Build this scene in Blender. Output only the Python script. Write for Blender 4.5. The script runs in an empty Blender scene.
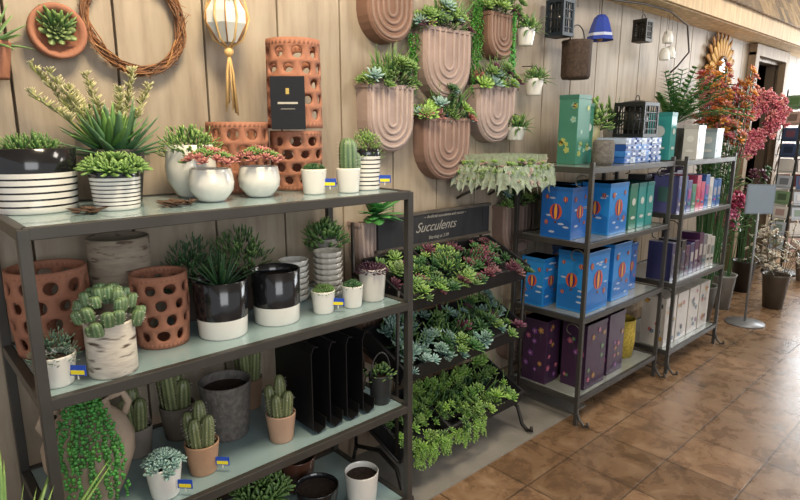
import bpy, math, random
from mathutils import Vector, Matrix
random.seed(7)
PI=math.pi
scene=bpy.context.scene
try:
    scene.view_settings.view_transform='Standard'
    scene.view_settings.look='None'
except Exception: pass
scene.view_settings.exposure=0.05

def lin(c):
    if isinstance(c,str):
        c=[int(c[i:i+2],16) for i in (0,2,4)]
    r=[]
    for x in c[:3]:
        x=x/255.
        r.append(x/12.92 if x<=.04045 else ((x+.055)/1.055)**2.4)
    return (r[0],r[1],r[2],1.0)
def jit(c,a=.12):
    k=1+random.uniform(-a,a)
    return (min(1,c[0]*k*(1+random.uniform(-a,a)*.5)),min(1,c[1]*k),min(1,c[2]*k*(1+random.uniform(-a,a)*.5)),1)
def mix(a,b,t): return tuple(a[i]*(1-t)+b[i]*t for i in range(3))+(1,)

# ---------------------------------------------------------------- materials
MATS={}
def new_mat(name):
    m=bpy.data.materials.new(name); m.use_nodes=True
    nt=m.node_tree; b=nt.nodes['Principled BSDF']
    return m,nt,b
def mk(name,rough=.5,metal=0.,nscale=12.,namt=.15,bump=0.,bscale=60.,coat=0.,stretch=None,trans=0.,alpha=1.):
    m,nt,b=new_mat(name); N=nt.nodes; L=nt.links
    a=N.new('ShaderNodeAttribute'); a.attribute_name='Col'
    tc=N.new('ShaderNodeTexCoord'); mp=N.new('ShaderNodeMapping'); L.new(tc.outputs['Object'],mp.inputs[0])
    if stretch: mp.inputs['Scale'].default_value=stretch
    n=N.new('ShaderNodeTexNoise'); n.inputs['Scale'].default_value=nscale; n.inputs['Detail'].default_value=4
    L.new(mp.outputs[0],n.inputs['Vector'])
    mr=N.new('ShaderNodeMapRange'); mr.inputs[1].default_value=.3; mr.inputs[2].default_value=.7
    mr.inputs[3].default_value=1-namt; mr.inputs[4].default_value=1+namt*.6
    L.new(n.outputs['Fac'],mr.inputs[0])
    vm=N.new('ShaderNodeVectorMath'); vm.operation='SCALE'
    L.new(a.outputs['Color'],vm.inputs[0]); L.new(mr.outputs[0],vm.inputs['Scale'])
    L.new(vm.outputs[0],b.inputs['Base Color'])
    b.inputs['Roughness'].default_value=rough; b.inputs['Metallic'].default_value=metal
    if coat: b.inputs['Coat Weight'].default_value=coat
    if trans: b.inputs['Transmission Weight'].default_value=trans
    if alpha<1: b.inputs['Alpha'].default_value=alpha
    if bump:
        n2=N.new('ShaderNodeTexNoise'); n2.inputs['Scale'].default_value=bscale; n2.inputs['Detail'].default_value=3
        L.new(mp.outputs[0],n2.inputs['Vector'])
        bp=N.new('ShaderNodeBump'); bp.inputs['Strength'].default_value=bump; bp.inputs['Distance'].default_value=.004
        L.new(n2.outputs['Fac'],bp.inputs['Height']); L.new(bp.outputs[0],b.inputs['Normal'])
    MATS[name]=m
    return m
mk('leaf',.42,0,30,.22)
mk('ceramic',.14,0,4,.04,coat=.3)
mk('matte',.7,0,14,.14)
mk('clay',.8,0,9,.16,.35,70)
mk('metal',.42,.4,10,.15)
mk('paper',.3,0,6,.06)
mk('lace',.5,0,60,.3,alpha=.6)
mk('wood',.6,0,8,.3,.3,40,stretch=(3,3,.5))
mk('weave',.8,0,60,.4,.8,120)
mk('shelfglass',.22,0,5,.06,coat=.4)
mk('soil',.95,0,80,.5,.8,90)
mk('concrete',.8,0,5,.25,.3,30)
mk('mirror',.03,1.0,2,.02)
def birch():
    m=mk('birch',.8,0,18,.2,.4,50,stretch=(1,1,4))
    nt=m.node_tree;N=nt.nodes;L=nt.links;b=N['Principled BSDF']
    src=b.inputs['Base Color'].links[0].from_socket
    tc=N.new('ShaderNodeTexCoord');mp=N.new('ShaderNodeMapping');mp.inputs['Scale'].default_value=(14,14,60)
    L.new(tc.outputs['Object'],mp.inputs[0])
    n=N.new('ShaderNodeTexNoise');n.inputs['Scale'].default_value=1.;n.inputs['Detail'].default_value=2;L.new(mp.outputs[0],n.inputs['Vector'])
    cr=N.new('ShaderNodeValToRGB');cr.color_ramp.elements[0].position=.58;cr.color_ramp.elements[1].position=.68
    L.new(n.outputs['Fac'],cr.inputs[0])
    mx=N.new('ShaderNodeMix');mx.data_type='RGBA'
    L.new(cr.outputs[0],mx.inputs[0]);L.new(src,mx.inputs[6]);mx.inputs[7].default_value=lin('5a4a3c')
    L.new(mx.outputs[2],b.inputs['Base Color'])
birch()

def wallmat():
    m,nt,b=new_mat('wall_boards');N=nt.nodes;L=nt.links
    tc=N.new('ShaderNodeTexCoord')
    mp=N.new('ShaderNodeMapping');mp.inputs['Scale'].default_value=(7,7,.9);L.new(tc.outputs['Object'],mp.inputs[0])
    n=N.new('ShaderNodeTexNoise');n.inputs['Scale'].default_value=3;n.inputs['Detail'].default_value=9;n.inputs['Roughness'].default_value=.62
    L.new(mp.outputs[0],n.inputs['Vector'])
    cr=N.new('ShaderNodeValToRGB');e=cr.color_ramp.elements
    e[0].position=.25;e[0].color=lin('958674');e[1].position=.75;e[1].color=lin('bdb09c')
    k=e.new(.5);k.color=lin('b0a28e')
    L.new(n.outputs['Fac'],cr.inputs[0])
    n2=N.new('ShaderNodeTexNoise');n2.inputs['Scale'].default_value=1.7;n2.inputs['Detail'].default_value=4;L.new(tc.outputs['Object'],n2.inputs['Vector'])
    mx=N.new('ShaderNodeMix');mx.data_type='RGBA';mx.blend_type='MULTIPLY';mx.inputs[0].default_value=.4
    c2=N.new('ShaderNodeValToRGB');c2.color_ramp.elements[0].color=lin('a8a098');c2.color_ramp.elements[1].color=(1,1,1,1)
    c2.color_ramp.elements[0].position=.35;c2.color_ramp.elements[1].position=.65
    L.new(n2.outputs['Fac'],c2.inputs[0]);L.new(cr.outputs[0],mx.inputs[6]);L.new(c2.outputs[0],mx.inputs[7])
    L.new(mx.outputs[2],b.inputs['Base Color']);b.inputs['Roughness'].default_value=.5
    bp=N.new('ShaderNodeBump');bp.inputs['Strength'].default_value=.2;bp.inputs['Distance'].default_value=.004
    L.new(n.outputs['Fac'],bp.inputs['Height']);L.new(bp.outputs[0],b.inputs['Normal'])
    MATS['wallb']=m
wallmat()
def floormat():
    m,nt,b=new_mat('floor_tiles');N=nt.nodes;L=nt.links
    tc=N.new('ShaderNodeTexCoord')
    br=N.new('ShaderNodeTexBrick');br.offset=0.0;br.squash=1.0
    br.inputs['Scale'].default_value=1.;br.inputs['Brick Width'].default_value=.34;br.inputs['Row Height'].default_value=.34
    br.inputs['Mortar Size'].default_value=.0045;br.inputs['Mortar Smooth'].default_value=.2
    br.inputs['Color1'].default_value=lin('ab927a');br.inputs['Color2'].default_value=lin('8f7a64');br.inputs['Mortar'].default_value=lin('6a5c4e')
    L.new(tc.outputs['Object'],br.inputs['Vector'])
    n=N.new('ShaderNodeTexNoise');n.inputs['Scale'].default_value=7;n.inputs['Detail'].default_value=10;n.inputs['Roughness'].default_value=.7;n.inputs['Distortion'].default_value=.5
    L.new(tc.outputs['Object'],n.inputs['Vector'])
    cr=N.new('ShaderNodeValToRGB');e=cr.color_ramp.elements
    e[0].position=.34;e[0].color=lin('8a7c70');e[1].position=.66;e[1].color=lin('fff6e8')
    k=e.new(.5);k.color=lin('cdb8a0')
    L.new(n.outputs['Fac'],cr.inputs[0])
    mx=N.new('ShaderNodeMix');mx.data_type='RGBA';mx.blend_type='MULTIPLY';mx.inputs[0].default_value=.85
    L.new(br.outputs['Color'],mx.inputs[6]);L.new(cr.outputs[0],mx.inputs[7]);L.new(mx.outputs[2],b.inputs['Base Color'])
    mr=N.new('ShaderNodeMapRange');mr.inputs[3].default_value=.16;mr.inputs[4].default_value=.4
    L.new(n.outputs['Fac'],mr.inputs[0]);L.new(mr.outputs[0],b.inputs['Roughness'])
    ad=N.new('ShaderNodeMath');ad.operation='MULTIPLY_ADD';ad.inputs[1].default_value=-1.2
    L.new(br.outputs['Fac'],ad.inputs[0]);L.new(n.outputs['Fac'],ad.inputs[2])
    bp=N.new('ShaderNodeBump');bp.inputs['Strength'].default_value=.3;bp.inputs['Distance'].default_value=.004
    L.new(ad.outputs[0],bp.inputs['Height']);L.new(bp.outputs[0],b.inputs['Normal'])
    MATS['tiles']=m
floormat()

# ---------------------------------------------------------------- mesh builder
def basis(n):
    n=Vector(n).normalized()
    a=Vector((0,0,1)) if abs(n.z)<.9 else Vector((1,0,0))
    u=a.cross(n).normalized(); return u,n.cross(u).normalized(),n
class MB:
    def __init__(s): s.v=[];s.f=[];s.c=[];s.m=[];s.sm=[];s.slots=[]
    def slot(s,mat):
        if mat not in s.slots: s.slots.append(mat)
        return s.slots.index(mat)
    def add(s,vs,fs,col,mat='matte',smooth=False,vcol=None,fcol=None):
        o=len(s.v); s.v.extend([tuple(x) for x in vs]); k=s.slot(mat)
        for i,f in enumerate(fs):
            s.f.append([o+j for j in f]); s.m.append(k); s.sm.append(smooth)
            if vcol: s.c.extend([vcol[j] for j in f])
            elif fcol: s.c.extend([fcol[i]]*len(f))
            else: s.c.extend([col]*len(f))
    def obj(s,name,loc=(0,0,0),parent=None,rot=None,bevel=0,solid=0,merge=False):
        me=bpy.data.meshes.new(name); me.from_pydata(s.v,[],s.f)
        at=me.color_attributes.new('Col','FLOAT_COLOR','CORNER')
        fl=[x for c in s.c for x in c]; at.data.foreach_set('color',fl)
        me.polygons.foreach_set('material_index',s.m); me.polygons.foreach_set('use_smooth',s.sm)
        for k in s.slots: me.materials.append(MATS[k])
        me.update()
        o=bpy.data.objects.new(name,me); bpy.context.collection.objects.link(o); o.location=loc
        if rot: o.rotation_euler=rot
        if parent: o.parent=parent
        if merge:
            w=o.modifiers.new('w','WELD'); w.merge_threshold=.0004
        if solid:
            d=o.modifiers.new('s','SOLIDIFY'); d.thickness=solid; d.offset=0
        if bevel:
            d=o.modifiers.new('b','BEVEL'); d.width=bevel; d.segments=2; d.limit_method='ANGLE'
        return o
    def box(s,c,size,col,mat='matte',M=None):
        x,y,z=[k/2. for k in size]
        vs=[Vector((a*x,b*y,d*z)) for a in(-1,1) for b in(-1,1) for d in(-1,1)]
        if M is not None: vs=[M@v for v in vs]
        vs=[v+Vector(c) for v in vs]
        s.add(vs,[(0,1,3,2),(4,6,7,5),(0,4,5,1),(2,3,7,6),(0,2,6,4),(1,5,7,3)],col,mat)
    def lathe(s,prof,c=(0,0,0),seg=28,col=None,mat='ceramic',cols=None,rib=None,M=None,smooth=True):
        vs=[];fs=[];fc=[];n=len(prof)
        for (r,z) in prof:
            for j in range(seg):
                t=2*PI*j/seg; rr=r*(rib(t,z) if rib else 1)
                v=Vector((rr*math.cos(t),rr*math.sin(t),z))
                if M is not None: v=M@v
                vs.append(v+Vector(c))
        for i in range(n-1):
            for j in range(seg):
                k=(j+1)%seg
                fs.append((i*seg+j,i*seg+k,(i+1)*seg+k,(i+1)*seg+j)); fc.append(cols[i] if cols else col)
        s.add(vs,fs,col,mat,smooth,fcol=fc)
    def disc(s,c,r,col,mat='soil',seg=20,n=(0,0,1),ry=None):
        u,w,_=basis(n) if tuple(n)!=(0,0,1) else (Vector((1,0,0)),Vector((0,1,0)),0)
        ry=ry or r
        vs=[Vector(c)+u*r*math.cos(2*PI*j/seg)+w*ry*math.sin(2*PI*j/seg) for j in range(seg)]
        s.add(vs,[tuple(range(seg))],col,mat)
    def tube(s,pts,r,col,mat='metal',seg=6,closed=False,rs=None):
        pts=[Vector(p) for p in pts];n=len(pts);vs=[];fs=[];pu=None
        for i,p in enumerate(pts):
            if closed: d=pts[(i+1)%n]-pts[i-1]
            else: d=pts[min(i+1,n-1)]-pts[max(i-1,0)]
            if d.length<1e-9: d=Vector((0,0,1))
            d.normalize()
            if pu is None: u,w,_=basis(d)
            else:
                u=pu-d*pu.dot(d)
                u=u.normalized() if u.length>1e-6 else basis(d)[0]
                w=d.cross(u)
            pu=u; rr=rs[i] if rs else r
            for j in range(seg):
                t=2*PI*j/seg+PI/4; vs.append(p+u*rr*math.cos(t)+w*rr*math.sin(t))
        for i in range(n if closed else n-1):
            k=(i+1)%n
            for j in range(seg):
                q=(j+1)%seg; fs.append((i*seg+j,i*seg+q,k*seg+q,k*seg+j))
        if not closed: fs.append(tuple(range(seg))[::-1]); fs.append(tuple((n-1)*seg+j for j in range(seg)))
        s.add(vs,fs,col,mat,seg>4)
    def ball(s,c,r,col,mat='leaf',seg=8,rings=5,sc=(1,1,1)):
        vs=[Vector(c)+Vector((0,0,-r*sc[2]))];fs=[]
        for i in range(1,rings):
            a=-PI/2+PI*i/rings
            for j in range(seg):
                t=2*PI*j/seg
                vs.append(Vector(c)+Vector((r*sc[0]*math.cos(a)*math.cos(t),r*sc[1]*math.cos(a)*math.sin(t),r*sc[2]*math.sin(a))))
        vs.append(Vector(c)+Vector((0,0,r*sc[2])));T=len(vs)-1
        for j in range(seg):
            k=(j+1)%seg
            fs.append((0,1+k,1+j)); b=1+(rings-2)*seg; fs.append((T,b+j,b+k))
            for i in range(rings-2): fs.append((1+i*seg+j,1+i*seg+k,1+(i+1)*seg+k,1+(i+1)*seg+j))
        s.add(vs,fs,col,mat,True)
    def leaf(s,b,d,up,L,w,t,c0,c1,curl=0.,fat=False,mat='leaf'):
        d=Vector(d).normalized(); side=d.cross(Vector(up))
        if side.length<1e-5: side=basis(d)[0]
        side.normalize(); n=side.cross(d); b=Vector(b)
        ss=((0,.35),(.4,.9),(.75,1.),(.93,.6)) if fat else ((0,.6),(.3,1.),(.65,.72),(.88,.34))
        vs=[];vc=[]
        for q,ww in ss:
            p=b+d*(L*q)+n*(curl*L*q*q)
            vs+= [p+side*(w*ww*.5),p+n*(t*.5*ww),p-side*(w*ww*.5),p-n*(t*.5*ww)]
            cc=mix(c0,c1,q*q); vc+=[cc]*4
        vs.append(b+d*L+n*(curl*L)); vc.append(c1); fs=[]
        for i in range(3):
            for j in range(4): k=(j+1)%4; fs.append((i*4+j,i*4+k,i*4+4+k,i*4+4+j))
        for j in range(4): fs.append((12+j,12+(j+1)%4,16))
        s.add(vs,fs,c0,mat,True,vcol=vc)
    def rosette(s,c,R,nrm=(0,0,1),n=26,c0=None,c1=None,wr=.42,tmin=12,tmax=80,fat=True,ja=.12):
        u,w,nn=basis(nrm)
        ph=random.random()*6
        for i in range(n):
            t=(i+1)/n; a=i*2.39996+ph; el=math.radians(tmax+(tmin-tmax)*t**.8)
            d=(u*math.cos(a)+w*math.sin(a))*math.cos(el)+nn*math.sin(el)
            L=R*(.35+.65*t); k=jit(c0,ja)
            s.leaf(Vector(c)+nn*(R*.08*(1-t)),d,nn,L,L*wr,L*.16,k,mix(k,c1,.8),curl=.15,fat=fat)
    def bush(s,c,rad,n,ls,c0,c1,wr=.5,fat=True,up=.3):
        c=Vector(c)
        for i in range(n):
            a=random.random()*2*PI; e=math.asin(random.uniform(-.15,1))
            d=Vector((math.cos(a)*math.cos(e),math.sin(a)*math.cos(e),math.sin(e)))
            q=random.uniform(.45,.85)
            p=c+Vector((d.x*rad[0]*q,d.y*rad[1]*q,d.z*rad[2]*q))
            dd=d+Vector((random.uniform(-.5,.5),random.uniform(-.5,.5),random.uniform(-.3,.5)+up))
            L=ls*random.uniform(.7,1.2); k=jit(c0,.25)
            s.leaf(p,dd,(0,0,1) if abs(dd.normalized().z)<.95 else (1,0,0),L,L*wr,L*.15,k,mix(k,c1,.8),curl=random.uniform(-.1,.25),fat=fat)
    def blades(s,c,n,L,w,c0,c1,e0=25,e1=85,curl=.1,spread=.01):
        for i in range(n):
            a=i*2.39996+random.uniform(-.2,.2); t=i/n; e=math.radians(e1+(e0-e1)*t)
            d=Vector((math.cos(a)*math.cos(e),math.sin(a)*math.cos(e),math.sin(e)))
            p=Vector(c)+Vector((math.cos(a),math.sin(a),0))*spread
            k=jit(c0,.18); l=L*random.uniform(.75,1.05)
            s.leaf(p,d,(0,0,1),l,w,w*.3,k,mix(k,c1,.7),curl=-curl*t+random.uniform(-.05,.05))
    def column(s,c,r,h,col,rid,n=9,lean=(0,0)):
        seg=n*2;prof=[(.85,0),(1,.15),(1.02,.5),(1,.75),(.85,.9),(.5,.98),(.05,1)]
        vs=[];vc=[];fs=[]
        for q,z in prof:
            for j in range(seg):
                t=2*PI*j/seg; rr=r*q*(1.12 if j%2==0 else .86)
                vs.append(Vector(c)+Vector((rr*math.cos(t)+lean[0]*z*h,rr*math.sin(t)+lean[1]*z*h,z*h))); vc.append(rid if j%2==0 else col)
        for i in range(len(prof)-1):
            for j in range(seg):
                k=(j+1)%seg; fs.append((i*seg+j,i*seg+k,(i+1)*seg+k,(i+1)*seg+j))
        s.add(vs,fs,col,'leaf',True,vcol=vc)
        for i in range(1,int(h/.012)):
            for j in range(n):
                if random.random()<.6:
                    t=2*PI*j/n; z=i*.012/h
                    if z>.93: continue
                    rr=r*1.14; s.leaf(Vector(c)+Vector((rr*math.cos(t)+lean[0]*z*h,rr*math.sin(t)+lean[1]*z*h,z*h)),(math.cos(t),math.sin(t),random.uniform(-.4,.6)),(0,0,1),.006,.0015,.001,W8,W8)

G1=lin('557c3c');G1t=lin('8cab5e');GD=lin('2a4e2e');GDt=lin('507845');BG=lin('6f958c');BGt=lin('a9c4ba')
PU=lin('4a2a3c');PUt=lin('7a4254');LG=lin('76a840');LGt=lin('aecd70');RD=lin('9a5650');RDt=lin('d09488');GR=lin('3e6a38')
W8=lin('e4e1d8');BK=lin('1c1c1e');TC=lin('a06c54');TCd=lin('8a5a45');MV=lin('a8948c');SOIL=lin('3a2a20');DM=lin('4a4844');DM2=lin('2f2c29')
def soil(mb,c,r): mb.disc(c,r,SOIL,'soil')
def pot(mb,r,h,col,mat='ceramic',taper=.78,style=None,col2=None,rib=None,seg=30):
    """pot standing at origin"""
    t=max(.004,r*.06); rb=r*taper
    if style in('bands','bands2'):
        top=.66 if style=='bands' else .86
        prof=[(0,0),(rb*.97,0),(rb,.004)];cols=[W8,W8]
        N=6 if style=='bands' else 8
        for i in range(N):
            for q,c_ in ((.72,W8),(1.,BK)):
                z1=.004+(h*top-.004)*(i+q)/N
                prof.append((rb+(r-rb)*z1/h,z1)); cols.append(c_)
        prof.append((r,h)); cols.append(BK)
    elif style=='half':
        prof=[(0,0),(rb*.97,0),(rb,.005),(rb+(r-rb)*.34,h*.34),(r,h)];cols=[W8,W8,W8,BK]
    elif style=='belly':
        prof=[(0,0),(rb*.7,0),(rb*.85,h*.06),(r*1.0,h*.35),(r*1.05,h*.6),(r*.99,h*.85),(r*.95,h*1.0)];cols=[col]*6
    else:
        prof=[(0,0),(rb*.96,0),(rb,.005),(rb+(r-rb)*.5,h*.5),(r,h-.004),(r,h)];cols=[col]*5
    rt=prof[-1][0]
    prof+=[(rt-t*.5,h+.002),(rt-t,h),(rt-t*1.3,h*.82)];cols+=[cols[-1]]*3
    mb.lathe(prof,col=col,mat=mat,cols=cols,seg=seg,rib=rib)
    soil(mb,(0,0,h*.84),rt-t*1.1)
    return h*.84
def tag(mb,p,yaw=-.8,cols=('2c50b4','f0dc2e')):
    M=Matrix.Rotation(yaw,3,'Z')
    mb.box(p,(.044,.002,.028),lin(cols[0]),'paper',M)
    mb.box(Vector(p)+M@Vector((.0,-.0015,-.005)),(.036,.001,.011),lin(cols[1]),'paper',M)
    mb.box(Vector(p)+Vector((0,0,-.018)),(.003,.002,.012),W8,'paper',M)

# ---------------------------------------------------------------- camera
cp=math.atan(120/578.);yw=math.radians(47.5)
cam=bpy.data.cameras.new('camera');cam.sensor_width=36;cam.lens=578*36/800.;cam.clip_start=.05
co=bpy.data.objects.new('camera',cam);bpy.context.collection.objects.link(co)
co.location=(0,0,1.6);co.rotation_euler=(PI/2-cp,0,yw-PI/2);scene.camera=co

# ---------------------------------------------------------------- room
DX0,DX1=6.72,7.62
mb=MB();mb.box((3.5,-1.2,-.05),(13,6.6,.1),W8,'tiles');mb.obj('floor')
mb=MB();mb.box((.45,1.87,.003),(5.0,.56,.006),lin('8b867d'),'concrete');mb.obj('floor_concrete_strip')
mb=MB()
x=-3.0;Y0=2.1
while x<10:
    w=.305
    z0=0.
    if x+w/2>DX0 and x+w/2<DX1: z0=2.3
    mb.box((x+w/2,Y0+.02,(z0+3.1)/2),(w-.008,.04,3.1-z0),W8,'wallb')
    x+=w
bk=lin('6a5a48')
mb.box((-3+(DX0+3)/2,Y0+.075,1.55),(DX0+3,.09,3.1),bk,'matte');mb.box(((DX1+10)/2,Y0+.075,1.55),(10-DX1,.09,3.1),bk,'matte');mb.box(((DX0+DX1)/2,Y0+.075,2.7),(DX1-DX0+.02,.09,.8),bk,'matte')
mb.obj('wall_back',bevel=.002)
mb=MB();mb.box((9.95,-1.2,.6),(.1,6.7,1.2),lin('a5927a'),'matte');mb.box((9.95,-1.2,3.0),(.1,6.7,.2),lin('a5927a'),'matte');mb.box((9.95,-3.2,2.05),(.1,2.6,1.7),lin('a5927a'),'matte');mb.obj('wall_right')
mb=MB()
for yy in (-1.9,-.9,.1,1.1,2.1): mb.box((9.93,yy,2.05),(.08,.07,1.75),W8,'wood')
for zz in (1.2,2.05,2.9): mb.box((9.93,.1,zz),(.09,4.1,.06),W8,'wood')
mb.obj('window_1')
mb=MB();mb.box((3.5,-1.2,3.15),(13,6.7,.1),lin('b8ad9c'),'wood');mb.obj('ceiling')
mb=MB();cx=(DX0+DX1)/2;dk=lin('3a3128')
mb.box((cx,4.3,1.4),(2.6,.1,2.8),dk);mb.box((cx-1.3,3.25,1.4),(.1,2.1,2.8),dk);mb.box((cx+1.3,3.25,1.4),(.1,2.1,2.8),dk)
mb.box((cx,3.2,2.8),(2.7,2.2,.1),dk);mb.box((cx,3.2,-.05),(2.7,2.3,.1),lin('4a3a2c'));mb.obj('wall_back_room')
mb=MB();tw=lin('8f7a60')
for xx in (DX0-.05,DX1+.05): mb.box((xx,2.06,1.18),(.11,.07,2.36),tw,'wood')
mb.box((cx,2.06,2.38),(DX1-DX0+.21,.075,.11),tw,'wood');mb.obj('door_frame_trim',bevel=.004)
mb=MB();mb.box((1.8,2.09,.06),(9.6,.02,.12),lin('8f7d68'),'wood');mb.obj('baseboard_back')
# shingled awning
mb=MB();bt=lin('e2c79a')
mb.box((6.2,1.98,2.47),(6.6,.24,.05),bt,'wood');mb.box((6.2,1.85,2.53),(6.6,.04,.16),lin('cdae80'),'wood')
sh=[lin('9d8360'),lin('8a7458'),lin('b0946c'),lin('7d6a52')]
for r in range(5):
    xx=2.9+(r%2)*.06
    while xx<9.5:
        w=random.uniform(.1,.16)
        M=Matrix.Rotation(math.radians(-24),3,'X')
        mb.box((xx+w/2,1.82+r*.045,2.66+r*.1),(w-.006,.012,.15),random.choice(sh),'wood',M); xx+=w
mb.obj('shingled_awning')

# ---------------------------------------------------------------- shelf units
def rack(name,x0,x1,y0,y1,zs,scol,smat,th=.018,post=.022,scroll=False,top=0.03):
    mb=MB();H=zs[0]+top
    for xx in(x0,x1):
        for yy in(y0,y1):
            mb.box((xx,yy,H/2),(post,post,H),DM,'metal')
    cx,cy=(x0+x1)/2,(y0+y1)/2
    for z in zs:
        mb.box((cx,cy,z-th/2),(x1-x0-post-.002,y1-y0-post-.002,th),scol,smat)
        for yy in(y0,y1): mb.box((cx,yy,z-.012),(x1-x0,post*.9,.03),DM,'metal')
        for xx in(x0,x1): mb.box((xx,cy,z-.012),(post*.9,y1-y0,.03),DM,'metal')
    if scroll:
        for xx in (x0,x1):
            for z in zs[:]:
                for s_,yy in((1,y0),(-1,y1)):
                    pts=[]
                    for i in range(22):
                        t=i/21.;a=t*4.6;r=.055*(1-t*.72)
                        pts.append((xx,yy+s_*(.06-r*math.cos(a)),z-.03-.05+r*math.sin(a)))
                    if z>.3: mb.tube(pts,.004,DM,'metal',5)
            mb.tube([(xx,y0,.06),(xx,y1,.06)],.006,DM,'metal',5)
        for xx in(x0,x1):
            pts=[(xx,y0,.1),(xx,y0-.02,.04),(xx,y0-.05,.012),(xx,y0-.075,.02),(xx,y0-.07,.04)]
            mb.tube(pts,.008,DM,'metal',6)
    return mb.obj(name,bevel=.002)
rack('metal_shelving_unit',.24,1.445,1.53,2.03,[1.38,.96,.54,.13],lin('8aa1a4'),'shelfglass',post=.026,top=0.0)
rack('wrought_iron_shelf',2.70,3.66,1.51,1.96,[1.41,1.02,.61,.15],lin('8a8f89'),'shelfglass',scroll=True)
rack('wrought_iron_shelf',3.76,4.6,1.47,1.92,[1.41,1.07,.62,.16],lin('8a8f89'),'shelfglass',scroll=True)

# ---------------------------------------------------------------- lattice pots
def lattice(name,loc,r,h,nz=4,nt=9,rot=0,bulge=.06,tap=.9):
    mb=MB();N=4
    def P(t,z):
        q=z/h; rr=r*(tap+(1-tap)*q+bulge*math.sin(PI*q))
        return Vector((rr*math.cos(t),rr*math.sin(t),z))
    z0=h*.07;z1=h*.93;dz=(z1-z0)/nz;dt=2*PI/nt
    for i in range(nz):
        for j in range(nt):
            ct=(j+.5*(i%2))*dt;cz=z0+(i+.5)*dz
            per=[]
            for k in range(N): per.append((-1+2*k/N,-1))
            for k in range(N): per.append((1,-1+2*k/N))
            for k in range(N): per.append((1-2*k/N,1))
            for k in range(N): per.append((-1,1-2*k/N))
            k1=random.uniform(.52,.72);k2=random.uniform(.6,.8);vs=[]
            for (a,b) in per: vs.append(P(ct+a*dt/2,cz+b*dz/2))
            for (a,b) in per:
                l=math.hypot(a,b); vs.append(P(ct+a/l*k1*dt/2,cz+b/l*k2*dz/2))
            M=4*N;fs=[(q,(q+1)%M,M+(q+1)%M,M+q) for q in range(M)]
            mb.add(vs,fs,TC,'clay',True)
    for (a,b) in ((0,z0),(z1,h)):
        vs=[];S=nt*8
        for z in(a,b):
            for j in range(S): vs.append(P(2*PI*j/S,z))
        mb.add(vs,[(j,(j+1)%S,S+(j+1)%S,S+j) for j in range(S)],TC,'clay',True)
    mb.disc((0,0,.006),r*tap,TCd,'clay',seg=36)
    o=mb.obj(name,loc,solid=.010,merge=True);o.rotation_euler=(0,0,rot)
    return o
lattice('terracotta_lattice_pot',(1.0,1.955,1.382),.103,.245,4,10)
lattice('terracotta_lattice_pot',(1.2,1.885,1.382),.090,.215,4,9,.3)
lattice('terracotta_lattice_pot',(1.2,1.885,1.606),.092,.31,5,9,.1,tap=1.04,bulge=.0)
lattice('terracotta_lattice_pot',(.345,1.90,.962),.10,.25,4,10,.5)
lattice('terracotta_lattice_pot',(.605,1.74,.962),.077,.22,4,9,.2)
mb=MB();M=Matrix.Rotation(-.75,3,'Z')
mb.box((0,0,.09),(.12,.004,.18),BK,'paper',M)
mb.box(M@Vector((0,-.003,.13)),(.012,.001,.02),lin('b8a25a'),'paper',M);mb.box(M@Vector((0,-.003,.09)),(.07,.001,.007),lin('b8b4a8'),'paper',M);mb.box(M@Vector((0,-.003,.07)),(.05,.001,.003),lin('8a867c'),'paper',M)
mb.obj('plant_care_sign',(1.115,1.795,1.602))

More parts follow.
